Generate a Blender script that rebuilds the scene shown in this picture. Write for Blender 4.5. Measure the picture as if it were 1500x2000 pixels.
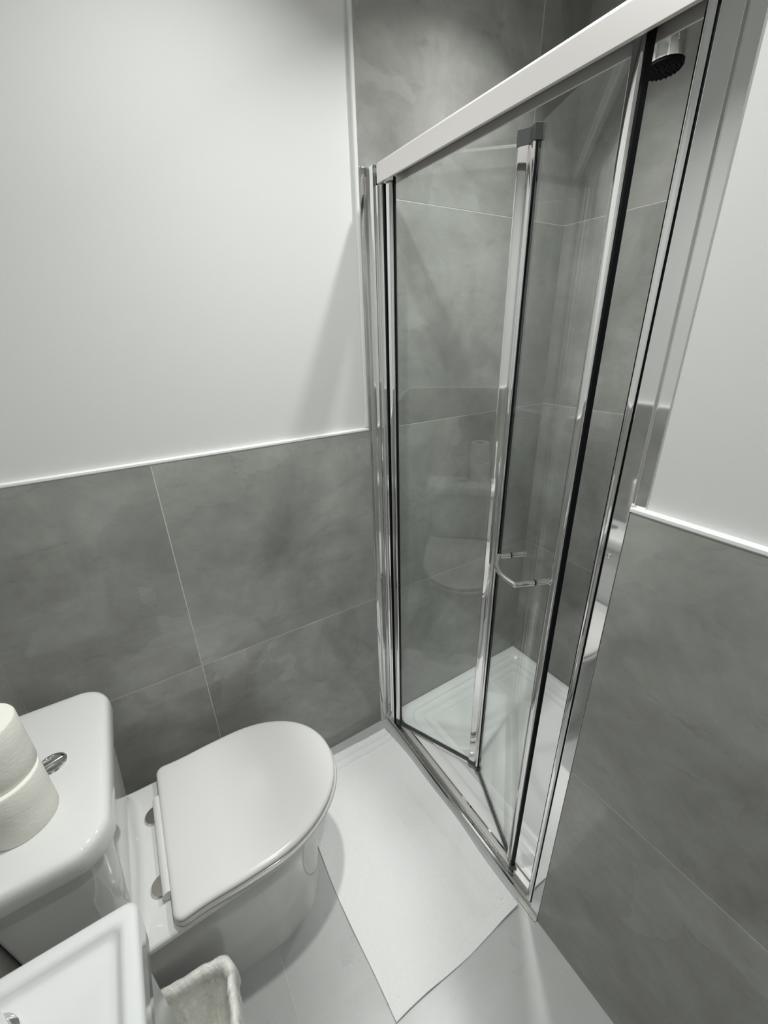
import bpy, bmesh, math, random
from mathutils import Vector, Matrix
random.seed(7)
for o in list(bpy.data.objects):
    bpy.data.objects.remove(o)
SC = bpy.context.scene
COL = SC.collection
PI = math.pi

# ------------------------------------------------------------------ camera
def make_camera():
    f, pos, yaw, pit, rol = 809.246, (-0.6315, -1.0679, 1.4673), 0.5496, -0.4071, -0.0279
    fw = Vector((math.sin(yaw) * math.cos(pit), math.cos(yaw) * math.cos(pit), math.sin(pit)))
    rt = Vector((math.cos(yaw), -math.sin(yaw), 0))
    up = rt.cross(fw)
    r1 = rt * math.cos(rol) + up * math.sin(rol)
    u1 = -rt * math.sin(rol) + up * math.cos(rol)
    cd = bpy.data.cameras.new('camera')
    cam = bpy.data.objects.new('camera', cd)
    COL.objects.link(cam)
    m = Matrix((r1, u1, -fw)).transposed().to_4x4()
    m.translation = Vector(pos)
    cam.matrix_world = m
    cd.sensor_fit = 'VERTICAL'
    cd.sensor_height = 36
    cd.sensor_width = 27
    cd.lens = f / 2000 * 36
    cd.clip_start = 0.01
    SC.camera = cam
make_camera()

# ------------------------------------------------------------------ light
WORLD_LEVEL = 0.0
w = bpy.data.worlds.new('world')
w.use_nodes = True
w.node_tree.nodes['Background'].inputs[0].default_value = (1, 1, 1, 1)
w.node_tree.nodes['Background'].inputs[1].default_value = WORLD_LEVEL
SC.world = w
vs = SC.view_settings
vs.view_transform = 'Standard'
vs.look = 'None'
vs.gamma = 1
vs.use_curve_mapping = False
vs.exposure = 0.0
CEIL = 2.45
LAMP_COLOR = (0.985, 1.0, 0.972)
# ceiling downlights: x, y, watts, beam in degrees
LAMPS = [(-0.39, -0.47, 6.0, 114), (-0.42, -1.20, 3.4, 118), (0.26, -0.37, 5.3, 104)]

# ------------------------------------------------------------------ materials
def mat(name, base, rough=0.5, metal=0.0, spec=0.5, coat=0.0):
    m = bpy.data.materials.new(name)
    m.use_nodes = True
    b = m.node_tree.nodes['Principled BSDF']
    b.inputs['Base Color'].default_value = (*base, 1)
    b.inputs['Roughness'].default_value = rough
    b.inputs['Metallic'].default_value = metal
    b.inputs['Specular IOR Level'].default_value = spec
    b.inputs['Coat Weight'].default_value = coat
    return m

def nd(m, t, **kw):
    n = m.node_tree.nodes.new(t)
    for k, v in kw.items():
        setattr(n, k, v)
    return n

def lk(m, a, b):
    m.node_tree.links.new(a, b)

def bump_noise(m, scale, strength, dist=0.002, detail=4, coord='Position', stretch=None):
    b = m.node_tree.nodes['Principled BSDF']
    g = nd(m, 'ShaderNodeNewGeometry')
    src = g.outputs['Position']
    if stretch:
        mp = nd(m, 'ShaderNodeMapping')
        mp.inputs['Scale'].default_value = stretch
        lk(m, src, mp.inputs[0])
        src = mp.outputs[0]
    n = nd(m, 'ShaderNodeTexNoise')
    n.inputs['Scale'].default_value = scale
    n.inputs['Detail'].default_value = detail
    lk(m, src, n.inputs['Vector'])
    bp = nd(m, 'ShaderNodeBump')
    bp.inputs['Strength'].default_value = strength
    bp.inputs['Distance'].default_value = dist
    lk(m, n.outputs[0], bp.inputs['Height'])
    lk(m, bp.outputs[0], b.inputs['Normal'])
    return n

def tile_material(name, lo, mid, hi, rough):
    m = mat(name, mid, rough, 0, 0.5)
    b = m.node_tree.nodes['Principled BSDF']
    g = nd(m, 'ShaderNodeNewGeometry')
    oi = nd(m, 'ShaderNodeObjectInfo')
    sc = nd(m, 'ShaderNodeVectorMath', operation='SCALE')
    cb = nd(m, 'ShaderNodeCombineXYZ')
    for i in range(3):
        lk(m, oi.outputs['Random'], cb.inputs[i])
    lk(m, cb.outputs[0], sc.inputs[0])
    sc.inputs['Scale'].default_value = 17.0
    ad = nd(m, 'ShaderNodeVectorMath', operation='ADD')
    lk(m, g.outputs['Position'], ad.inputs[0])
    lk(m, sc.outputs[0], ad.inputs[1])
    # broad clouds
    n1 = nd(m, 'ShaderNodeTexNoise')
    n1.inputs['Scale'].default_value = 3.2
    n1.inputs['Detail'].default_value = 7
    n1.inputs['Roughness'].default_value = 0.62
    n1.inputs['Distortion'].default_value = 0.5
    lk(m, ad.outputs[0], n1.inputs['Vector'])
    # trowelled streaks, long in the horizontal
    mp = nd(m, 'ShaderNodeMapping')
    mp.inputs['Scale'].default_value = (5, 5, 8)
    lk(m, ad.outputs[0], mp.inputs[0])
    n2 = nd(m, 'ShaderNodeTexNoise')
    n2.inputs['Scale'].default_value = 1.6
    n2.inputs['Detail'].default_value = 8
    n2.inputs['Roughness'].default_value = 0.7
    lk(m, mp.outputs[0], n2.inputs['Vector'])
    # patches with a hard edge
    n3 = nd(m, 'ShaderNodeTexVoronoi', feature='F1', distance='CHEBYCHEV')
    n3.inputs['Scale'].default_value = 4.2
    wob = nd(m, 'ShaderNodeTexNoise')
    wob.inputs['Scale'].default_value = 9
    wob.inputs['Detail'].default_value = 5
    lk(m, ad.outputs[0], wob.inputs['Vector'])
    ws = nd(m, 'ShaderNodeVectorMath', operation='SCALE')
    ws.inputs['Scale'].default_value = 0.10
    lk(m, wob.outputs['Color'], ws.inputs[0])
    wa = nd(m, 'ShaderNodeVectorMath', operation='ADD')
    lk(m, ad.outputs[0], wa.inputs[0])
    lk(m, ws.outputs[0], wa.inputs[1])
    lk(m, wa.outputs[0], n3.inputs['Vector'])
    sp = nd(m, 'ShaderNodeSeparateColor')
    lk(m, n3.outputs['Color'], sp.inputs[0])
    a1 = nd(m, 'ShaderNodeMath', operation='MULTIPLY_ADD')
    lk(m, n2.outputs[0], a1.inputs[0])
    a1.inputs[1].default_value = 0.40
    lk(m, n1.outputs[0], a1.inputs[2])
    a2 = nd(m, 'ShaderNodeMath', operation='MULTIPLY_ADD')
    lk(m, sp.outputs[0], a2.inputs[0])
    a2.inputs[1].default_value = 0.10
    lk(m, a1.outputs[0], a2.inputs[2])
    r = nd(m, 'ShaderNodeValToRGB')
    e = r.color_ramp.elements
    e[0].position = 0.50
    e[0].color = (*lo, 1)
    e[1].position = 1.18 if False else 1.0
    e[1].color = (*hi, 1)
    k = e.new(0.76)
    k.color = (*mid, 1)
    lk(m, a2.outputs[0], r.inputs[0])
    # thin trowel scratches
    mq = nd(m, 'ShaderNodeMapping')
    mq.inputs['Scale'].default_value = (9, 9, 42)
    lk(m, wa.outputs[0], mq.inputs[0])
    n4 = nd(m, 'ShaderNodeTexNoise')
    n4.inputs['Scale'].default_value = 1.0
    n4.inputs['Detail'].default_value = 6
    n4.inputs['Roughness'].default_value = 0.75
    lk(m, mq.outputs[0], n4.inputs['Vector'])
    mr = nd(m, 'ShaderNodeMapRange')
    mr.inputs['From Min'].default_value = 0.58
    mr.inputs['From Max'].default_value = 0.74
    mr.inputs['To Min'].default_value = 1.0
    mr.inputs['To Max'].default_value = 0.80
    lk(m, n4.outputs[0], mr.inputs['Value'])
    mu = nd(m, 'ShaderNodeVectorMath', operation='SCALE')
    lk(m, r.outputs[0], mu.inputs[0])
    lk(m, mr.outputs[0], mu.inputs['Scale'])
    lk(m, mu.outputs[0], b.inputs['Base Color'])
    bp = nd(m, 'ShaderNodeBump')
    bp.inputs['Strength'].default_value = 0.05
    bp.inputs['Distance'].default_value = 0.002
    lk(m, n2.outputs[0], bp.inputs['Height'])
    lk(m, bp.outputs[0], b.inputs['Normal'])
    return m

M = {}
M['plaster'] = mat('white_plaster', (0.69, 0.695, 0.685), 0.75)
bump_noise(M['plaster'], 240, 0.12, 0.0008, 3)
M['ceiling'] = mat('ceiling_paint', (0.85, 0.85, 0.84), 0.9)
M['trim'] = mat('white_trim', (0.88, 0.88, 0.87), 0.25)
M['grout'] = mat('pale_grout', (0.60, 0.60, 0.58), 0.9)
M['tile'] = tile_material('concrete_wall_tile', (0.220, 0.222, 0.209), (0.322, 0.325, 0.307), (0.435, 0.438, 0.417), 0.10)
M['floor_tile'] = tile_material('concrete_floor_tile', (0.44, 0.445, 0.44), (0.49, 0.495, 0.49), (0.54, 0.545, 0.54), 0.27)
M['ceramic'] = mat('white_glazed_ceramic', (0.72, 0.725, 0.715), 0.06, 0, 0.55)
M['basin'] = mat('basin_glaze', (0.66, 0.67, 0.67), 0.10, 0, 0.5)
M['seat'] = mat('seat_plastic', (0.74, 0.735, 0.73), 0.16, 0, 0.5)
M['tray'] = mat('shower_tray_acrylic', (0.89, 0.895, 0.89), 0.16, 0, 0.5)
M['chrome'] = mat('polished_chrome', (0.84, 0.84, 0.84), 0.045, 1)
M['satin'] = mat('satin_aluminium', (0.73, 0.70, 0.685), 0.42, 0.55)
M['black'] = mat('black_rubber', (0.003, 0.003, 0.005), 0.6, 0, 0.15)
M['darkplastic'] = mat('dark_grey_plastic', (0.055, 0.058, 0.058), 0.4)
M['hinge_cap'] = mat('brushed_steel', (0.62, 0.61, 0.57), 0.28, 1)
M['roll'] = mat('tissue_paper', (0.84, 0.835, 0.775), 0.95, 0, 0.1)
bump_noise(M['roll'], 130, 0.3, 0.002, 3, stretch=(1, 1, 1.6))
M['card'] = mat('cardboard', (0.45, 0.38, 0.30), 0.9)
M['mat'] = mat('white_cotton', (0.90, 0.90, 0.90), 0.95, 0, 0.1)
bump_noise(M['mat'], 260, 0.8, 0.003, 4)
M['liner'] = mat('bin_liner_plastic', (0.85, 0.85, 0.80), 0.22, 0, 0.4)
bump_noise(M['liner'], 60, 0.8, 0.010, 5, stretch=(1, 1, .4))
M['bin'] = mat('bin_plastic', (0.78, 0.78, 0.75), 0.35)
M['cabinet'] = mat('gloss_cabinet', (0.55, 0.555, 0.55), 0.12)
M['door'] = mat('door_paint', (0.75, 0.75, 0.73), 0.4)
M['silicone'] = mat('silicone', (0.50, 0.50, 0.44), 0.4)

def glass_material():
    m = bpy.data.materials.new('clear_door_glass')
    m.use_nodes = True
    nt = m.node_tree
    nt.nodes.clear()
    out = nd(m, 'ShaderNodeOutputMaterial')
    mix = nd(m, 'ShaderNodeMixShader')
    tr = nd(m, 'ShaderNodeBsdfTransparent')
    tr.inputs[0].default_value = (0.965, 0.982, 0.975, 1)
    gl = nd(m, 'ShaderNodeBsdfGlossy')
    gl.inputs['Color'].default_value = (1, 1, 1, 1)
    gl.inputs['Roughness'].default_value = 0.0
    g = nd(m, 'ShaderNodeNewGeometry')
    d = nd(m, 'ShaderNodeVectorMath', operation='DOT_PRODUCT')
    lk(m, g.outputs['Normal'], d.inputs[0])
    lk(m, g.outputs['Incoming'], d.inputs[1])
    ab = nd(m, 'ShaderNodeMath', operation='ABSOLUTE')
    lk(m, d.outputs['Value'], ab.inputs[0])
    om = nd(m, 'ShaderNodeMath', operation='SUBTRACT')
    om.inputs[0].default_value = 1
    lk(m, ab.outputs[0], om.inputs[1])
    p = nd(m, 'ShaderNodeMath', operation='POWER')
    lk(m, om.outputs[0], p.inputs[0])
    p.inputs[1].default_value = 5
    f = nd(m, 'ShaderNodeMath', operation='MULTIPLY_ADD')
    lk(m, p.outputs[0], f.inputs[0])
    f.inputs[1].default_value = 0.96
    f.inputs[2].default_value = 0.045
    lk(m, f.outputs[0], mix.inputs[0])
    lk(m, tr.outputs[0], mix.inputs[1])
    lk(m, gl.outputs[0], mix.inputs[2])
    lk(m, mix.outputs[0], out.inputs['Surface'])
    return m
M['glass'] = glass_material()
M['glass_edge'] = mat('dark_glass_edge', (0.03, 0.05, 0.045), 0.2)

def emit_material(name, col, s):
    m = bpy.data.materials.new(name)
    m.use_nodes = True
    b = m.node_tree.nodes['Principled BSDF']
    b.inputs['Base Color'].default_value = (0, 0, 0, 1)
    b.inputs['Emission Color'].default_value = (*col, 1)
    b.inputs['Emission Strength'].default_value = s
    return m
M['led'] = emit_material('led_diffuser', LAMP_COLOR, 40)

# ------------------------------------------------------------------ mesh helpers
def obj(name, bm, m, parent=None, smooth=False, bevel=0.0, segs=2, angle=40, loc=None):
    me = bpy.data.meshes.new(name)
    bmesh.ops.recalc_face_normals(bm, faces=bm.faces[:])
    if smooth:
        for fc in bm.faces:
            fc.smooth = True
    bm.to_mesh(me)
    bm.free()
    me.materials.append(M[m] if isinstance(m, str) else m)
    if smooth:
        me.set_sharp_from_angle(angle=math.radians(angle))
    o = bpy.data.objects.new(name, me)
    COL.objects.link(o)
    if parent is not None:
        o.parent = parent
        pm = Matrix.Translation(Vector(parent_world(parent)))
        o.matrix_parent_inverse = pm.inverted()
    if bevel:
        b = o.modifiers.new('bevel', 'BEVEL')
        b.width = bevel
        b.segments = segs
        b.limit_method = 'ANGLE'
        b.angle_limit = math.radians(35)
        b.harden_normals = True
        if not smooth:
            for p in me.polygons:
                p.use_smooth = True
    return o

def parent_world(p):
    return Vector(p.location) if p.type == 'EMPTY' else Vector((0, 0, 0))

def tag(o, label=None, cat=None, group=None, kind=None):
    if label: o['label'] = label
    if cat: o['category'] = cat
    if group: o['group'] = group
    if kind: o['kind'] = kind
    return o

def thing(name, loc, label, cat, group=None):
    o = bpy.data.objects.new(name, None)
    o.empty_display_size = 0.05
    o.location = loc
    COL.objects.link(o)
    return tag(o, label, cat, group)

def add_box(bm, x0, x1, y0, y1, z0, z1):
    v = [bm.verts.new((x, y, z)) for z in (z0, z1) for y in (y0, y1) for x in (x0, x1)]
    for f in ((0, 1, 3, 2), (4, 6, 7, 5), (0, 4, 5, 1), (2, 3, 7, 6), (0, 2, 6, 4), (1, 5, 7, 3)):
        bm.faces.new([v[i] for i in f])

def box(*a):
    bm = bmesh.new()
    add_box(bm, *a)
    return bm

def add_obox(bm, p, d, l0, l1, t0, t1, z0, z1):
    """box in a vertical frame: l along d from p, t along the left normal of d"""
    d = Vector((d[0], d[1], 0)).normalized()
    n = Vector((-d.y, d.x, 0))
    p = Vector((p[0], p[1], 0))
    v = []
    for z in (z0, z1):
        for t in (t0, t1):
            for l in (l0, l1):
                v.append(bm.verts.new(p + d * l + n * t + Vector((0, 0, z))))
    for f in ((0, 1, 3, 2), (4, 6, 7, 5), (0, 4, 5, 1), (2, 3, 7, 6), (0, 2, 6, 4), (1, 5, 7, 3)):
        bm.faces.new([v[i] for i in f])

def add_prism(bm, poly, fn, a, b):
    """extrude 2D poly between a and b with fn(u,v,s)->xyz"""
    A = [bm.verts.new(fn(u, v, a)) for u, v in poly]
    B = [bm.verts.new(fn(u, v, b)) for u, v in poly]
    n = len(poly)
    bm.faces.new(A)
    bm.faces.new(B[::-1])
    for i in range(n):
        bm.faces.new((A[i], A[(i + 1) % n], B[(i + 1) % n], B[i]))

def loft(bm, rings, cap0=True, cap1=True):
    V = [[bm.verts.new(p) for p in r] for r in rings]
    n = len(V[0])
    for a, b in zip(V, V[1:]):
        for i in range(n):
            bm.faces.new((a[i], a[(i + 1) % n], b[(i + 1) % n], b[i]))
    if cap0: bm.faces.new(V[0][::-1])
    if cap1: bm.faces.new(V[-1])
    return V

def add_lathe(bm, prof, c=(0, 0, 0), axis=(0, 0, 1), seg=32):
    ax = Vector(axis).normalized()
    q = Vector((0, 0, 1)).rotation_difference(ax)
    c = Vector(c)
    rings = []
    for r, h in prof:
        rings.append([c + q @ Vector((max(r, 1e-5) * math.cos(2 * PI * i / seg), max(r, 1e-5) * math.sin(2 * PI * i / seg), h)) for i in range(seg)])
    loft(bm, rings)

def add_tube(bm, pts, r, seg=12):
    pts = [Vector(p) for p in pts]
    rings = []
    up = None
    for i, p in enumerate(pts):
        t = (pts[min(i + 1, len(pts) - 1)] - pts[max(i - 1, 0)]).normalized()
        if up is None:
            up = Vector((0, 0, 1)) if abs(t.z) < 0.9 else Vector((1, 0, 0))
        s = t.cross(up).normalized()
        up = s.cross(t).normalized()
        rr = r[i] if isinstance(r, (list, tuple)) else r
        rings.append([p + (s * math.cos(2 * PI * k / seg) + up * math.sin(2 * PI * k / seg)) * rr for k in range(seg)])
    loft(bm, rings)

def rrect(x0, x1, y0, y1, r, n=8):
    """rounded rectangle, ccw; r one radius or (x1y1, x0y1, x0y0, x1y0)"""
    if not isinstance(r, (list, tuple)):
        r = (r,) * 4
    out = []
    for (cx, cy, a0, rr) in ((x1 - r[0], y1 - r[0], 0, r[0]), (x0 + r[1], y1 - r[1], 90, r[1]), (x0 + r[2], y0 + r[2], 180, r[2]), (x1 - r[3], y0 + r[3], 270, r[3])):
        for i in range(n + 1):
            a = math.radians(a0 + 90 * i / n)
            out.append((cx + rr * math.cos(a), cy + rr * math.sin(a)))
    return out

# ------------------------------------------------------------------ the room
XB, YE = -0.988, -1.78           # cistern wall, wall behind the camera
XS, YS = 0.758, -0.785           # shower alcove back and side
ZR = [0.0, 0.604, 1.203, 1.780, CEIL]   # tile course lines
ZT = 1.203                       # top of the tiled dado
G = 0.0011                       # half a joint
GD = 0.0004                      # joint depth

def struct(name, bm, m, **k):
    return tag(obj(name, bm, m, **k), kind='structure')

def tile_piece(parent, name, a0, a1, a2, b0, b1, b2, m):
    o = obj(name, box(a0, b0, a1, b1, a2, b2), m, parent, bevel=0.0003, segs=1)
    return o

# floor
fl = struct('floor', box(XB - .1, XS + .1, YE - .1, .1, -.08, -GD), 'grout')
fx = [XB, -0.609, 0.03]
fy = [YE, -1.225, -0.617, 0.0]
for i in range(2):
    for j in range(3):
        tile_piece(fl, 'floor_tile', fx[i] + G, fy[j] + G, -.010, fx[i + 1] - G, fy[j + 1] - G, 0, 'floor_tile')
struct('ceiling', box(XB - .1, XS + .1, YE - .1, .1, CEIL, CEIL + .08), 'ceiling')

# left wall (y = 0): plaster above, tiles below and inside the shower
wl = struct('wall_left', box(XB - .1, XS + .1, .010, .10, -.02, CEIL), 'plaster')
gb = obj('grout_bed', box(XB, -0.022, GD, .010, 0, ZT), 'grout', wl)
gb2 = obj('grout_bed', box(-0.022, XS, GD, .010, 0, CEIL), 'grout', wl)
lx = [XB, -0.604, 0.567, XS]
for r in range(4):
    for i in range(3):
        x0, x1 = lx[i], lx[i + 1]
        if r >= 2:
            if i == 0: continue
            if i == 1: x0 = -0.0225
        tile_piece(wl, 'wall_tile', x0 + G, 0, ZR[r] + G, x1 - G, .009, ZR[r + 1] - G, 'tile')
# right wall (door plane, x = 0)
wr = struct('wall_right', box(.011, .11, YE - .1, -0.782, -.02, CEIL), 'plaster')
obj('grout_bed', box(GD, .011, YE, -0.770, 0, ZT), 'grout', wr)
ry = [YE, -1.37, -0.768]
for r in range(2):
    for j in range(2):
        tile_piece(wr, 'wall_tile', 0, ry[j] + G, ZR[r] + G, .010, ry[j + 1] - (G if j == 0 else 0), ZR[r + 1] - G, 'tile')
# shower alcove
wsb = struct('wall_shower_back', box(XS + .010, XS + .1, YS - .1, .1, -.02, CEIL), 'plaster')
obj('grout_bed', box(XS + GD, XS + .010, YS, .0, 0, CEIL), 'grout', wsb)
for r in range(4):
    tile_piece(wsb, 'wall_tile', XS, YS, ZR[r] + G, XS + .009, 0, ZR[r + 1] - G, 'tile')
wss = struct('wall_shower_side', box(.11, XS + .1, YS - .10, YS - .010, -.02, CEIL), 'plaster')
obj('grout_bed', box(.03, XS, YS - .010, YS - GD, 0, CEIL), 'grout', wss)
for r in range(4):
    tile_piece(wss, 'wall_tile', .03, YS - .009, ZR[r] + G, XS, YS, ZR[r + 1] - G, 'tile')
# cistern wall and entrance wall
wc = struct('wall_cistern', box(XB - .10, XB - .011, YE - .1, .1, -.02, CEIL), 'plaster')
obj('grout_bed', box(XB - .011, XB - GD, YE, 0, 0, ZT), 'grout', wc)
cy = [YE, -1.21, 0]
for r in range(2):
    for j in range(2):
        tile_piece(wc, 'wall_tile', XB - .010, cy[j] + G, ZR[r] + G, XB, cy[j + 1] - G, ZR[r + 1] - G, 'tile')
struct('wall_entry', box(XB - .1, .1, YE - .1, YE - .001, -.02, CEIL), 'plaster')
d = struct('door_1', box(-0.90, -0.12, YE - .001, YE + .03, .004, 2.02), 'door')
bm = bmesh.new()
add_tube(bm, [(-.18, YE + .03, 1.0), (-.18, YE + .075, 1.0), (-.30, YE + .075, 1.0)], .009)
obj('door_handle', bm, 'chrome', d, smooth=True)

# white edge trims on top of the dado and beside the shower tiles
def bead(name, p0, p1, r, m='trim', squash=(1, 1, 1)):
    bm = bmesh.new()
    add_tube(bm, [p0, p1], r, 12)
    return struct(name, bm, m, smooth=True)
def trim_box(name, *a):
    return struct(name, box(*a), 'trim', bevel=.002, segs=3)
trim_box('trim_1', XB, -0.0225, -.0015, .012, ZT, ZT + .0075)
trim_box('trim_2', -.0015, .013, YE, -0.766, ZT, ZT + .0075)
trim_box('trim_3', XB - .013, XB + .0015, YE, 0, ZT, ZT + .0075)
struct('trim_4', box(-0.0325, -0.0215, -.001, .012, ZT + .0075, CEIL), 'plaster', bevel=.004, segs=4)

# ------------------------------------------------------------------ shower tray
def shower_tray():
    t = thing('shower_tray', (0.38, -0.39, 0), 'white square shower tray with a stepped rim, behind the folding glass door', 'shower tray')
    x0, x1, y0, y1 = 0.0505, XS - .001, YS + .001, -.001
    zt = 0.016
    steps = [(0.0, 0.0, 0.004), (0.0, zt - .002, .004), (0.002, zt, .004), (0.036, zt, .045), (0.040, zt - .003, .045),
             (0.043, zt - .009, .045), (0.050, zt - .010, .045), (0.076, zt - .010, .02), (0.0775, zt - .0085, .02), (0.0805, zt - .0085, .02),
             (0.082, zt - .0105, .02), (0.110, zt - .011, .02), (0.1115, zt - .0095, .02), (0.1140, zt - .0095, .02), (0.1155, zt - .0115, .02),
             (0.30, zt - .0135, .02)]
    bm = bmesh.new()
    loft(bm, [[(x, y, z) for x, y in rrect(x0 + i, x1 - i, y0 + i, y1 - i, r, 6)] for i, z, r in steps])
    obj('tray_body', bm, 'tray', t, smooth=True, angle=50)
    bm = bmesh.new()
    add_lathe(bm, [(0, .0025), (.052, .0025), (.052, .005), (.045, .008), (0, .009)], (.38, -.62, 0), seg=36)
    obj('waste_cover', bm, 'chrome', t, smooth=True)
shower_tray()

# ------------------------------------------------------------------ folding shower door
def shower_door():
    t = thing('shower_door', (0.02, -0.385, 0), 'bifold clear glass shower door in a polished chrome frame, folded partly inwards', 'shower door')
    xz = lambda u, v, s: (u, s, v)
    # head rail: open channel
    prof = [(-.001, 1.790), (-.001, 1.826), (.003, 1.831), (.043, 1.831), (.046, 1.828), (.046, 1.793), (.043, 1.793), (.043, 1.822), (.006, 1.822), (.006, 1.790)]
    bm = bmesh.new()
    add_prism(bm, prof, xz, -.047, -.768)
    hr = obj('head_rail', bm, 'satin', t, bevel=.0008, segs=2)
    tag(hr, 'satin silver head rail')
    obj('slide_track', box(.010, .040, -.752, -.060, 1.808, 1.8215), 'darkplastic', hr)
    # sill rail
    prof = [(-.003, .000), (-.003, .020), (.001, .0255), (.007, .0275), (.0105, .0255), (.012, .018), (.0165, .018), (.0175, .0215), (.0195, .0215),
            (.021, .018), (.0245, .018), (.0255, .0185), (.0415, .0185), (.042, .018), (.0425, .016), (.050, .0155), (.050, .0145)]
    prof = prof[:-1] + [(.050, .000)]
    bm = bmesh.new()
    add_prism(bm, prof, xz, -.001, -.7675)
    obj('sill_rail', bm, 'chrome', t, bevel=.0006, segs=2)
    obj('sill_track', box(.0250, .0415, -.742, -.058, .0170, .0240), 'satin', t, bevel=.0015)
    obj('sill_seal', box(-.008, -.002, -.7675, -.705, .0, .0045), 'silicone', t, bevel=.0015)
    # left wall post
    xy = lambda u, v, s: (u, v, s)
    prof = [(-.021, -.0005), (-.021, -.0025), (-.012, -.0040), (-.0015, -.0040), (-.0005, -.0060), (-.0005, -.0260), (.0010, -.0285), (.0050, -.0285), (.0060, -.0300), (.030, -.0300), (.030, -.0005)]
    bm = bmesh.new()
    add_prism(bm, prof, xy, .002, 1.832)
    lp = obj('wall_post', bm, 'chrome', t, bevel=.0008, segs=2)
    prof = [(.0060, -.0305), (.0015, -.0320), (.0015, -.0450), (.006, -.0475), (.006, -.052), (.0085, -.0555), (.016, -.0565), (.030, -.0565), (.030, -.030)]
    bm = bmesh.new()
    add_prism(bm, prof, xy, .022, 1.7895)
    obj('inner_profile', bm, 'chrome', lp, bevel=.0008, segs=2)
    obj('post_seal', box(.010, .028, -.0605, -.0567, .03, 1.7895), 'black', lp)
    # right wall post
    prof = [(.001, -.7425), (.0, -.7435), (.0, -.7670), (.0075, -.7680), (.0085, -.7845), (.030, -.7845), (.030, -.7425)]
    bm = bmesh.new()
    add_prism(bm, prof, xy, .0, 2.06)
    rp = obj('wall_post', bm, 'chrome', t, bevel=.0006, segs=2)
    prof = [(.004, -.7375), (.0025, -.7345), (.0025, -.7285), (.006, -.7245), (.030, -.7235), (.030, -.7375)]
    bm = bmesh.new()
    add_prism(bm, prof, xy, .022, 1.7895)
    obj('inner_profile', bm, 'chrome', rp, bevel=.0008, segs=2)
    obj('post_seal', box(.006, .029, -.7424, -.7376, .022, 1.7895), 'black', rp)
    bm = bmesh.new()
    add_lathe(bm, [(.0038, 0), (.0038, .0012), (.0015, .0022), (.0015, .0012), (0, .0012)], (0.0, -.7505, 1.118), (-1, 0, 0), 16)
    obj('screw', bm, 'chrome', rp, smooth=True)

    # two leaves
    A, F, D = Vector((.0185, -.0600)), Vector((.1563, -.3683)), Vector((.0275, -.6570))
    ZB, ZTOP = .040, 1.815
    def stile(parent, p, dr, l0, l1, half, side, z0=ZB, z1=ZTOP - .012, round_=.004):
        dd = Vector(dr).normalized()
        n = Vector((-dd.y, dd.x))
        pr = rrect(l0, l1, -half, half, round_, 4)
        bm = bmesh.new()
        add_prism(bm, pr, lambda u, v, s: (p[0] + dd.x * u + n.x * v, p[1] + dd.y * u + n.y * v, s), z0, z1)
        return obj('stile', bm, 'chrome', parent, smooth=True, angle=30)
    def part_obox(name, parent, m, p, dr, l0, l1, t0, t1, z0, z1, bevel=.0006):
        bm = bmesh.new()
        add_obox(bm, p, dr, l0, l1, t0, t1, z0, z1)
        return obj(name, bm, m, parent, bevel=bevel, segs=2)
    # hinge leaf
    d1 = (F - A)
    L1 = d1.length
    g1 = part_obox('glass_leaf', t, 'glass', A, d1, .012, L1 - .008, -.0025, .0025, ZB, ZTOP, 0)
    tag(g1, 'clear glass leaf hinged at the left post')
    stile(g1, A, d1, .001, .0205, .0085, 0, ZB + .018, 1.792)
    part_obox('pivot_foot', g1, 'darkplastic', A, d1, .002, .022, -.009, .009, ZB - .012, ZB + .017)
    part_obox('edge_seal', g1, 'black', A, d1, .0207, .0230, -.0045, .0045, ZB, 1.80)
    part_obox('bottom_seal', g1, 'darkplastic', A, d1, .022, L1 - .002, -.0045, .0045, ZB - .010, ZB + .001)
    stile(g1, A, d1, L1 - .0275, L1 - .003, .0095, 0, ZB + .010, 1.792)
    part_obox('end_cap', g1, 'darkplastic', A, d1, L1 - .029, L1 - .002, -.011, .011, 1.792, ZTOP + .003)
    part_obox('end_cap', g1, 'darkplastic', A, d1, L1 - .029, L1 - .002, -.011, .011, ZB - .008, ZB + .010)
    # sliding leaf
    d2 = (D - F)
    L2 = d2.length
    g2 = part_obox('glass_leaf', t, 'glass', F, d2, .008, L2 - .006, -.0025, .0025, ZB, ZTOP, 0)
    tag(g2, 'clear glass leaf with the bow handle')
    stile(g2, F, d2, .001, .0225, .0085, 0, ZB + .008, 1.792)
    part_obox('edge_seal', g2, 'black', F, d2, .0227, .0252, -.0045, .0045, ZB, ZTOP - .01)
    part_obox('end_cap', g2, 'darkplastic', F, d2, .0, .026, -.010, .010, 1.792, ZTOP + .003)
    part_obox('end_cap', g2, 'darkplastic', F, d2, .0, .026, -.010, .010, ZB - .008, ZB + .008)
    part_obox('bottom_seal', g2, 'darkplastic', F, d2, .022, L2 - .002, -.0045, .0045, ZB - .010, ZB + .001)
    stile(g2, F, d2, L2 - .030, L2 - .006, .0085, 0, ZB - .002, 1.806)
    part_obox('magnet_seal', g2, 'black', F, d2, L2 - .006, L2 - .001, -.0045, .0045, ZB - .006, 1.808)
    part_obox('slide_foot', g2, 'darkplastic', F, d2, L2 - .010, L2 + .006, -.008, .008, .024, ZB - .006)
    part_obox('slide_head', g2, 'darkplastic', F, d2, L2 - .020, L2 + .004, -.006, .006, 1.808, 1.822)
    # bow handle through the sliding leaf
    u = d2.normalized()
    n = Vector((u.y, -u.x))            # towards the room
    if n.x > 0: n = -n
    zc = .947
    P1, P2 = F + u * .098, F + u * .225
    def at3(p, k, z=zc):
        q = p + n * k
        return Vector((q.x, q.y, z))
    hdl = None
    bm = bmesh.new()
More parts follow.
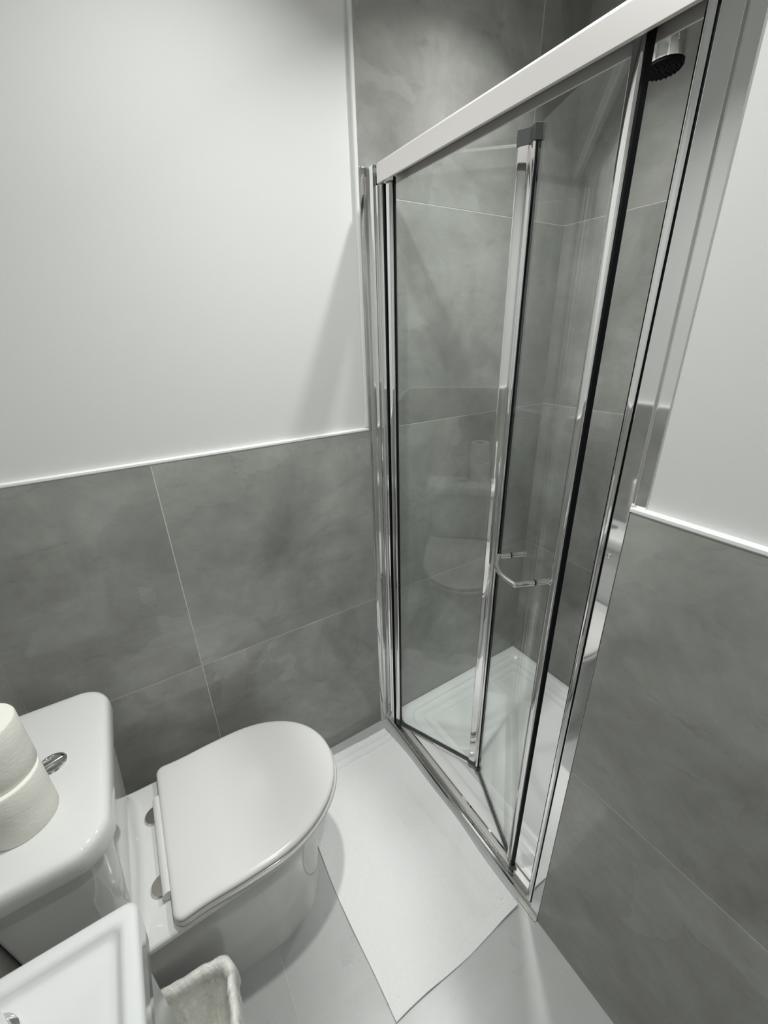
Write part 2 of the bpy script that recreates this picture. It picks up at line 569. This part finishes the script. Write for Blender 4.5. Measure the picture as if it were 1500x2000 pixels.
    r = .0064
    add_tube(bm, [at3(P1, .003), at3(P1, .034)], r, 12)
    add_tube(bm, [at3(P2, .003), at3(P2, .050)], r, 12)
    grip = []
    for i in range(15):
        s = i / 14
        p = P1.lerp(P2, s)
        k = .034 + .016 * s + .020 * math.sin(PI * s)
        grip.append(at3(p, k))
    add_tube(bm, grip, r, 12)
    for p, k in ((P1, .034), (P2, .050)):
        bmesh.ops.create_uvsphere(bm, u_segments=12, v_segments=8, radius=r * 1.02, matrix=Matrix.Translation(at3(p, k)))
    hdl = obj('handle', bm, 'chrome', t, smooth=True)
    for p in (P1, P2):
        bm = bmesh.new()
        ax = Vector((n.x, n.y, 0))
        add_lathe(bm, [(.0068, .0026), (.0068, .0052), (.0056, .0060)], Vector((p.x, p.y, zc)), ax, 16)
        obj('washer', bm, 'black', hdl, smooth=True)
        bm = bmesh.new()
        add_lathe(bm, [(.0056, -.0026), (.0056, -.030), (.0075, -.031), (.0075, -.035), (.005, -.037)], Vector((p.x, p.y, zc)), ax, 16)
        obj('inner_knob', bm, 'chrome', hdl, smooth=True)
shower_door()

# ------------------------------------------------------------------ shower head
def shower_head():
    hx, hy, hz = 0.4400, -0.4297, 1.9727
    t = thing('overhead_shower', (hx, YS, 2.10), 'chrome bell-shaped shower head with a black nozzle face, above the glass door', 'shower head')
    ax = Vector((0.0, 0.06, 1)).normalized()
    c = Vector((hx, hy, hz))
    bm = bmesh.new()
    add_lathe(bm, [(.0355, -.031), (.0365, -.028), (.0365, .010), (.0350, .026), (.0295, .038), (.022, .045), (.0185, .048), (.0185, .066), (.0215, .068), (.0215, .086), (.013, .090)], c, ax, 40)
    obj('head_body', bm, 'chrome', t, smooth=True, angle=35)
    bm = bmesh.new()
    add_lathe(bm, [(.0352, -.0305), (.0350, -.036), (.033, -.0385), (0, -.039)], c, ax, 40)
    q = Vector((0, 0, 1)).rotation_difference(ax)
    for rr, k in ((.030, 22), (.023, 16), (.015, 10), (.008, 5)):
        for i in range(k):
            a = 2 * PI * i / k
            b = c + q @ Vector((rr * math.cos(a), rr * math.sin(a), -.0385))
            add_lathe(bm, [(.0020, 0), (.0013, -.0025)], b, ax, 6)
    obj('nozzle_face', bm, 'black', t, smooth=True, angle=35)
    top = c + ax * .090
    bm = bmesh.new()
    e = Vector((hx, YS + .004, 2.11))
    pts = []
    p0, p1, p2, p3 = top - ax * .004, top + ax * .05, Vector((hx, hy - .08, 2.16)), e
    for i in range(17):
        s = i / 16
        pts.append(p0 * (1 - s) ** 3 + p1 * 3 * s * (1 - s) ** 2 + p2 * 3 * s * s * (1 - s) + p3 * s ** 3)
    add_tube(bm, pts, .0105, 14)
    obj('arm', bm, 'chrome', t, smooth=True)
    bm = bmesh.new()
    add_lathe(bm, [(.030, 0), (.030, .004), (.022, .010), (.012, .013)], (hx, YS, 2.11), (0, 1, 0), 28)
    obj('flange', bm, 'chrome', t, smooth=True)
shower_head()

# ------------------------------------------------------------------ toilet
AX = -0.298   # axis of the toilet
def d_outline(front, hw_mid, hw_rear, rear, xs, n=28, flare=0.0, corner=.02):
    """plan outline of a D-shaped pan or lid, counter-clockwise seen from above"""
    half = []                      # near side (negative y offset) from rear to front
    half.append((rear, corner, 0))
    pts = []
    # rear corner rounding
    for i in range(5):
        a = PI / 2 * i / 4
        pts.append((rear + corner - corner * math.cos(a), hw_rear - corner + corner * math.sin(a)))
    for i in range(1, 9):
        s = i / 9
        x = rear + corner + (xs - rear - corner) * s
        k = s * s * (3 - 2 * s)
        pts.append((x, hw_rear + (hw_mid - hw_rear) * k - flare * math.sin(PI * min(1, s * 1.6)) * (1 - s)))
    for i in range(n):
        a = PI / 2 * i / (n - 1)
        pts.append((xs + (front - xs) * math.sin(a) ** 0.97, hw_mid * max(0, math.cos(a)) ** 0.97))
    out = [(x, AX - h) for x, h in pts]
    out += [(x, AX + h) for x, h in pts[::-1][1:]]
    return out

def offset_outline(o, k):
    """shrink an outline about its own normals"""
    n = len(o)
    res = []
    for i in range(n):
        a, b = Vector(o[i - 1]), Vector(o[(i + 1) % n])
        tg = (b - a).normalized()
        nm = Vector((-tg.y, tg.x))
        p = Vector(o[i]) + nm * k
        res.append((p.x, p.y))
    return res

def inner_rings(r, steps):
    cx = sum(p[0] for p in r) / len(r)
    cy = sum(p[1] for p in r) / len(r)
    return [[(cx + (x - cx) * k, cy + (y - cy) * k, z) for x, y, _ in r] for k, z in steps]

def toilet():
    t = thing('toilet', (-0.70, AX, 0), 'white close-coupled toilet with its grey-white lid down, under the tiled left wall', 'toilet')
    bm = bmesh.new()
    secs = [  # z, front, hw_mid, hw_rear
        (0.000, -.442, .141, .140), (0.012, -.441, .142, .141), (0.10, -.437, .143, .143), (0.18, -.430, .145, .146), (0.25, -.418, .150, .152),
        (0.31, -.398, .160, .163), (0.35, -.382, .170, .173), (0.375, -.374, .178, .180), (0.388, -.371, .182, .183), (0.394, -.374, .179, .180), (0.396, -.380, .174, .174)]
    loft(bm, [[(x, y, z) for x, y in d_outline(f, a, b, -.984, -.60, corner=.02)] for z, f, a, b in secs])
    pan = obj('pan', bm, 'ceramic', t, smooth=True, angle=60)
    # raised shoulder the cistern stands on: swept fillet profile along y
    prof = [(-.814, .3945), (-.826, .397), (-.836, .403), (-.842, .414), (-.848, .428), (-.858, .436), (-.880, .439)]
    bm = bmesh.new()
    rows = []
    ny = 28
    for j in range(ny + 1):
        s = j / ny
        y = AX - .176 + .352 * s
        e = max(0, abs(2 * s - 1) - .70) / .30
        bow = .012 * math.cos(PI * (s - .5)) - .014 * e * e
        drop = .012 * e * e
        rows.append([(x + bow, y, max(.394, z - drop * (z - .394) / .045)) for x, z in prof] + [(-.984, y, .439 - drop), (-.984, y, .390), (-.80, y, .390)])
    loft(bm, rows)
    obj('cistern_shoulder', bm, 'ceramic', pan, smooth=True, angle=50)
    # seat ring
    so = d_outline(-.356, .190, .186, -.776, -.585, flare=.003, corner=.022)
    bm = bmesh.new()
    rings = []
    for k, z in ((.006, .3985), (.002, .4015), (.0, .406), (.001, .4105), (.004, .4135), (.011, .4148)):
        rings.append([(x, y, z) for x, y in offset_outline(so, k)])
    loft(bm, rings)
    obj('seat', bm, 'seat', t, smooth=True, angle=60)
    lo = d_outline(-.362, .1865, .185, -.774, -.585, flare=.003, corner=.018)
    bm = bmesh.new()
    rings = []
    for k, z in ((.010, .4178), (.003, .4186), (.0, .4215), (-.0006, .4255), (.0012, .4295), (.0048, .4322), (.011, .4335)):
        rings.append([(x, y, z) for x, y in offset_outline(lo, k)])
    rings += inner_rings(rings[-1], ((.88, .4339), (.5, .4342), (.02, .4342)))
    loft(bm, rings)
    tag(obj('lid', bm, 'seat', t, smooth=True, angle=60), 'smooth pale grey-white lid')
    # hinge bar and caps
    bm = bmesh.new()
    add_tube(bm, [(-.7785, AX - .120, .414), (-.7785, AX + .108, .414)], .0125, 20)
    obj('hinge_bar', bm, 'seat', t, smooth=True)
    for yy in (-.216, -.382):
        bm = bmesh.new()
        add_lathe(bm, [(.0235, 0), (.0235, .004), (.0215, .0062), (0, .0066)], (-.790, yy, .396), seg=36)
        obj('hinge_cap', bm, 'hinge_cap', t, smooth=True, angle=35)
    # cistern
    CH, CF = .196, -.803
    bm = bmesh.new()
    rings = []
    for z, hw, f, r in ((.4385, .140, -.846, .03), (.445, .149, -.838, .035), (.47, .155, -.834, .04), (.60, .168, -.824, .045), (.708, .178, -.815, .048)):
        rings.append([(x, y, z) for x, y in rrect(-.984, f, AX - hw, AX + hw, (r, .008, .008, r), 8)])
    loft(bm, rings)
    obj('cistern', bm, 'ceramic', t, smooth=True, angle=60)
    def lidring(k, z, r=.055):
        o = rrect(-.9845, CF, AX - CH, AX + CH, (r, .003, .003, r), 10)
        n = len(o)
        o2 = []
        for (x, y) in o:
            s = (y - AX) / CH
            o2.append((x + .010 * (1 - s * s) * ((x + .9845) / .18) - .005 * ((x + .9845) / .18), y))
        return [(x, y, z) for x, y in offset_outline(o2, k)]
    bm = bmesh.new()
    loft(bm, [lidring(k, z) for k, z in ((.0025, .700), (.001, .702), (.0, .706), (.0, .724), (.0012, .733), (.0040, .7395), (.009, .7432), (.016, .7448))] + inner_rings(lidring(.016, .745), ((.9, .745), (.5, .7452), (.02, .7452))))
    cl = obj('cistern_lid', bm, 'ceramic', t, smooth=True, angle=60)
    bm = bmesh.new()
    c = (-.893, -.287, .745)
    add_lathe(bm, [(.0235, -.001), (.0235, .0025), (.0205, .0035), (.0195, .001)], c, seg=36)
    fb = obj('flush_button', bm, 'chrome', t, smooth=True, angle=35)
    for s, a in ((1, .35), (-1, .35)):
        bm = bmesh.new()
        pts = []
        for i in range(13):
            th = a + (0 if s > 0 else PI) + PI * i / 12
            pts.append((c[0] + .0185 * math.cos(th) + s * -.0009 * math.sin(a) , c[1] + .0185 * math.sin(th) + s * .0009 * math.cos(a)))
        cxm = sum(p[0] for p in pts) / len(pts)
        cym = sum(p[1] for p in pts) / len(pts)
        rings = [[(x, y, .7455) for x, y in pts], [(x, y, .7478) for x, y in pts], [(cxm + (x - cxm) * .85, cym + (y - cym) * .85, .7492) for x, y in pts], [(cxm + (x - cxm) * .5, cym + (y - cym) * .5, .7474) for x, y in pts]]
        loft(bm, rings)
        obj('button_half', bm, 'chrome', fb, smooth=True, angle=40)
toilet()

# ------------------------------------------------------------------ toilet rolls
def toilet_roll(c, r, h, label):
    t = thing('toilet_roll', c, label, 'toilet roll', 'toilet rolls stacked on the cistern')
    rng = random.Random(int(c[2] * 1000))
    bm = bmesh.new()
    seg = 56
    ri = .021
    rings = []
    prof = [(ri, .001), (r * .97, 0), (r, .003), (r * 1.003, h * .3), (r * 1.0, h * .6), (r * 1.002, h - .003), (r * .975, h), (ri, h - .001), (ri, .001)]
    ph = rng.random() * 6
    for rr, z in prof:
        rings.append([(c[0] + rr * (1 + (.006 * math.sin(3 * a + ph) if rr > .03 else 0)) * math.cos(a), c[1] + rr * (1 + (.006 * math.sin(3 * a + ph) if rr > .03 else 0)) * math.sin(a), c[2] + z) for a in [2 * PI * i / seg for i in range(seg)]])
    loft(bm, rings, False, False)
    bmesh.ops.remove_doubles(bm, verts=bm.verts[:], dist=1e-6)
    obj('paper', bm, 'roll', t, smooth=True, angle=50)
    bm = bmesh.new()
    add = [(ri, .002), (ri, h - .002), (ri - .0012, h - .002), (ri - .0012, .002), (ri, .002)]
    loft(bm, [[(c[0] + rr * math.cos(a), c[1] + rr * math.sin(a), c[2] + z) for a in [2 * PI * i / 28 for i in range(28)]] for rr, z in add], False, False)
    bmesh.ops.remove_doubles(bm, verts=bm.verts[:], dist=1e-6)
    obj('core', bm, 'card', t, smooth=True, angle=50)

toilet_roll((-.925, -.377, .745), .0490, .100, 'cream toilet roll standing directly on the white cistern lid')
toilet_roll((-.927, -.368, .845), .0485, .100, 'cream toilet roll on top of the other roll')

# ------------------------------------------------------------------ vanity, basin, tap
def vanity():
    x0, x1, y0, y1 = XB + .001, -.776, -1.085, -.653
    v = thing('vanity_cabinet', (-.88, -.87, 0), 'narrow gloss vanity cabinet under the white basin, beside the waste bin', 'cabinet')
    bm = bmesh.new()
    add_box(bm, x0, x1 - .018, y0, y1, .06, .744)
    body = obj('body', bm, 'cabinet', v, bevel=.001)
    obj('plinth', box(x0, x1 - .045, y0 + .01, y1 - .01, 0, .06), 'cabinet', v)
    obj('top_rail', box(x1 - .018, x1, y0, y1, .688, .744), 'cabinet', v, bevel=.0012)
    ym = (y0 + y1) / 2
    for a, b, hy in ((y0, ym - .0015, ym - .03), (ym + .0015, y1, ym + .03)):
        d = obj('door', box(x1 - .018, x1 + .0005, a, b, .062, .684), 'cabinet', v, bevel=.0015)
        bm = bmesh.new()
        add_tube(bm, [(x1, hy, .52), (x1 + .022, hy, .52), (x1 + .022, hy, .64), (x1, hy, .64)], .005, 10)
        obj('door_handle', bm, 'chrome', d, smooth=True, angle=50)
    b = thing('wash_basin', (-.88, -.87, .744), 'small white rectangular basin with a raised rim, beside the cistern', 'basin')
    X0, X1, Y0, Y1 = XB + .0005, -.757, -1.095, -.645
    def rr(i, z, r, xi=None):
        return [(x, y, z) for x, y in rrect(X0 + (i if xi is None else xi), X1 - i, Y0 + i, Y1 - i, (r, r * .5, r * .5, r), 8)]
    bm = bmesh.new()
    rings = [rr(.007, .7445, .012), rr(.004, .747, .013), rr(.002, .775, .014), rr(.0005, .806, .014), rr(.0, .813, .014), rr(.0015, .8175, .013), rr(.005, .820, .012),
             rr(.014, .8205, .010), rr(.0185, .8195, .010, .0185), rr(.0215, .8155, .010, .0215), rr(.0245, .8095, .010, .0245), rr(.029, .8075, .012, .029), rr(.036, .807, .014, .036),
             rr(.05, .805, .02, .065), rr(.07, .79, .03, .075), rr(.085, .74, .03, .09), rr(.095, .735, .012, .10)]
    rings = rings[:13] + [rr(.046, .806, .014, .046), rr(.07, .803, .02, .07), rr(.09, .800, .015, .09)]
    loft(bm, rings)
    obj('bowl', bm, 'basin', b, smooth=True, angle=60)
    bm = bmesh.new()
    add_lathe(bm, [(.021, -.002), (.021, .0015), (.017, .003), (.006, .0015), (0, .0015)], (-.86, -.95, .8005), seg=28)
    obj('waste_plug', bm, 'chrome', b, smooth=True)
    tx, ty = -.8965, -.7035
    tp = thing('basin_tap', (tx, ty, .8065), 'chrome mixer tap at the corner of the white basin', 'tap')
    bm = bmesh.new()
    add_lathe(bm, [(.027, .0015), (.027, .007), (.022, .011), (.0205, .075), (.022, .078), (.022, .095), (.017, .102), (0, .103)], (tx, ty, .805), seg=32)
    obj('tap_body', bm, 'chrome', tp, smooth=True, angle=35)
    bm = bmesh.new()
    add_tube(bm, [(tx, ty - .006, .862), (tx + .006, ty - .048, .875), (tx + .010, ty - .088, .872), (tx + .012, ty - .103, .858)], [.011, .011, .0105, .010], 14)
    obj('spout', bm, 'chrome', tp, smooth=True)
    bm = bmesh.new()
    add_tube(bm, [(tx, ty, .905), (tx + .006, ty - .033, .922), (tx + .008, ty - .058, .932)], [.009, .006, .005], 12)
    obj('lever', bm, 'chrome', tp, smooth=True)
vanity()

# ------------------------------------------------------------------ waste bin
def waste_bin():
    cx, cy, rot = -.806, -.5600, math.radians(-6)
    t = thing('waste_bin', (cx, cy, 0), 'small white waste bin lined with a crinkled plastic bag, beside the toilet', 'bin')
    ca, sa = math.cos(rot), math.sin(rot)
    def ring(hx, hy, z, r, wob=0, ph=0, n=10):
        o = []
        rng = random.Random(ph)
        pts = rrect(-hx, hx, -hy, hy, min(r, hx * .95, hy * .95), n)
        # add samples on the straight sides
        full = []
        for i, p in enumerate(pts):
            q = pts[(i + 1) % len(pts)]
            dd = math.hypot(q[0] - p[0], q[1] - p[1])
            k = 26 if i % (n + 1) == n else 1
            for s in range(k):
                full.append((p[0] + (q[0] - p[0]) * s / k, p[1] + (q[1] - p[1]) * s / k))
        for i, (x, y) in enumerate(full):
            a = i / len(full) * 2 * PI
            w_ = .5 * wob * (math.sin(9 * a + ph) * .5 + math.sin(17 * a + 1.7 * ph) * .45 + math.sin(29 * a + 1.1 * ph) * .4)
            l = math.hypot(x, y)
            x, y = x * (1 + w_ / l), y * (1 + w_ / l)
            o.append((cx + x * ca - y * sa, cy + x * sa + y * ca, z + wob * .5 * math.sin(13 * a + ph * 3)))
        return o
    HX, HY, H = .094, .074, .250
    bm = bmesh.new()
    loft(bm, [ring(HX * .80, HY * .80, .0, .02), ring(HX * .82, HY * .82, .004, .022), ring(HX * .985, HY * .985, H - .004, .028), ring(HX, HY, H, .028), ring(HX - .004, HY - .004, H, .026), ring(HX * .80 - .004, HY * .80 - .004, .006, .02)], True, True)
    obj('bucket', bm, 'bin', t, smooth=True, angle=40)
    bm = bmesh.new()
    rs = [ring(HX + .006, HY + .006, H - .085, .03, .0060, 1), ring(HX + .0075, HY + .0075, H - .055, .03, .0050, 1.15), ring(HX + .007, HY + .007, H - .025, .03, .0034, 1.3), ring(HX + .0055, HY + .0055, H - .004, .03, .0024, 1.4),
          ring(HX + .001, HY + .001, H + .005, .028, .0022, 1.5), ring(HX - .007, HY - .007, H + .0035, .026, .0024, 1.6), ring(HX - .0115, HY - .0115, H - .008, .025, .0030, 1.7), ring(HX - .0135, HY - .0135, H - .026, .025, .0042, 1.85),
          ring(HX - .0115, HY - .0115, H - .030, .024, .0040, 1.9), ring(HX - .0145, HY - .0145, H - .055, .024, .0075, 2.2), ring(HX - .021, HY - .021, H - .095, .022, .0110, 2.6), ring(HX - .030, HY - .030, H - .15, .02, .0120, 3.0), ring(HX - .042, HY - .042, H - .205, .014, .0080, 3.4), ring(HX - .068, HY - .068, H - .22, .005, .001, 3.5)]
    loft(bm, rs, False, True)
    tag(obj('liner_bag', bm, 'liner', t, smooth=True, angle=80), 'crinkled white plastic liner folded over the rim')
waste_bin()

# ------------------------------------------------------------------ bath mat
def bath_mat():
    x0, x1, y0, y1 = -.428, -.030, -.716, -.040
    t = thing('bath_mat', ((x0 + x1) / 2, (y0 + y1) / 2, 0), 'white cotton bath mat with banded hem on the floor, before the shower', 'bath mat')
    nx, ny = 90, 190
    bm = bmesh.new()
    def h(u, v):
        z = .0058
        y = v * (y1 - y0)          # distance from the near edge
        dfar = (1 - v) * (y1 - y0)
        for c0, s, a in ((.004, .005, .0030), (.034, .0035, .0030), (.060, .0030, .0026)):
            z += a * math.exp(-((dfar - c0) / s) ** 2)
            z += a * .6 * math.exp(-((y - c0) / s) ** 2)
        # long soft folds towards the door side
        z += .0050 * math.exp(-((u - .86 + .10 * v) / .03) ** 2) * math.sin(PI * min(1, v * 1.1))
        z += .0036 * math.exp(-((u - .70 + .14 * v) / .030) ** 2) * math.sin(PI * v)
        z += .0014 * math.sin(u * 9 + v * 5) + .0010 * math.sin(v * 23 + u * 7) + .0006 * math.sin(u * 31 - v * 19)
        # the near door-side corner curls up a little
        e = max(0, u - .72) / .28 * max(0, .12 - v) / .12
        z += .012 * e * e
        return z
    def pt(u, v):
        x = x0 + (x1 - x0) * u
        y = y0 + (y1 - y0) * v
        x += .0025 * math.sin(v * 11) * (1 - u) + .0018 * math.sin(v * 17 + 1) * u
        x += .006 * (1 - v) * u + .015 * u * u * math.sin(PI * min(1, max(0, v))) ** .7
        if v < .3:
            x += .008 * (1 - u) * (1 - v / .3) ** 1.5
        y += .0025 * math.sin(u * 8 + .5) * (1 - 2 * v)
        y -= .006 * (1 - v) * u
        return x, y
    top = [[None] * (nx + 1) for _ in range(ny + 1)]
    bot = [[None] * (nx + 1) for _ in range(ny + 1)]
    for j in range(ny + 1):
        for i in range(nx + 1):
            u, v = i / nx, j / ny
            x, y = pt(u, v)
            z = h(u, v)
            top[j][i] = bm.verts.new((x, y, z))
            bot[j][i] = bm.verts.new((x, y, max(.0003, z - .0062)))
    for j in range(ny):
        for i in range(nx):
            bm.faces.new((top[j][i], top[j][i + 1], top[j + 1][i + 1], top[j + 1][i]))
            bm.faces.new((bot[j][i], bot[j + 1][i], bot[j + 1][i + 1], bot[j][i + 1]))
    for i in range(nx):
        bm.faces.new((bot[0][i], bot[0][i + 1], top[0][i + 1], top[0][i]))
        bm.faces.new((top[ny][i], top[ny][i + 1], bot[ny][i + 1], bot[ny][i]))
    for j in range(ny):
        bm.faces.new((top[j][0], top[j + 1][0], bot[j + 1][0], bot[j][0]))
        bm.faces.new((bot[j][nx], bot[j + 1][nx], top[j + 1][nx], top[j][nx]))
    obj('cloth', bm, 'mat', t, smooth=True, angle=50)
    # woven lettering near the door-side corner
    cu = bpy.data.curves.new('lettering', 'FONT')
    cu.body = 'CE'
    cu.size = .030
    cu.extrude = .0012
    cu.bevel_depth = .0004
    to = bpy.data.objects.new('lettering_curve', cu)
    COL.objects.link(to)
    to.location = (-.080, -.694, .0112)
    to.rotation_euler = (0, 0, math.radians(-3))
    bpy.context.view_layer.update()
    dg = bpy.context.evaluated_depsgraph_get()
    me = bpy.data.meshes.new_from_object(to.evaluated_get(dg))
    me.transform(to.matrix_world)
    to_z = to.location.z
    bpy.data.objects.remove(to)
    for vt in me.vertices:
        u = (vt.co.x - .006 - x0) / (x1 - x0)
        v = (vt.co.y + .005 - y0) / (y1 - y0)
        vt.co.z = h(min(1, max(0, u)), min(1, max(0, v))) + (.0020 if vt.co.z > to_z else -.0015)
    lo = bpy.data.objects.new('woven_lettering', me)
    COL.objects.link(lo)
    me.materials.clear()
    me.materials.append(M['mat'])
    lo.parent = t
    lo.matrix_parent_inverse = Matrix.Translation(t.location).inverted()
bath_mat()

# ------------------------------------------------------------------ ceiling downlights
for k, (x, y, wt, beam) in enumerate(LAMPS):
    lab = ('round ceiling downlight above the toilet', 'round ceiling downlight above the basin', 'round ceiling downlight above the shower tray')[k]
    t = thing('ceiling_downlight', (x, y, CEIL), lab, 'downlight', 'recessed ceiling downlights')
    bm = bmesh.new()
    add_lathe(bm, [(.034, 0), (.046, 0), (.046, -.003), (.042, -.006), (.034, -.004), (.034, 0)], (x, y, CEIL), seg=36)
    obj('bezel', bm, 'trim', t, smooth=True, angle=35)
    bm = bmesh.new()
    add_lathe(bm, [(.0335, -.0005), (.0335, -.002), (0, -.002)], (x, y, CEIL), seg=36)
    obj('diffuser', bm, 'led', t)
    ld = bpy.data.lights.new('lamp', 'AREA')
    ld.shape = 'DISK'
    ld.size = .065
    ld.energy = wt
    ld.color = LAMP_COLOR
    ld.spread = math.radians(beam)
    lo = bpy.data.objects.new('lamp', ld)
    COL.objects.link(lo)
    lo.location = (0, 0, -.0075)
    lo.parent = t
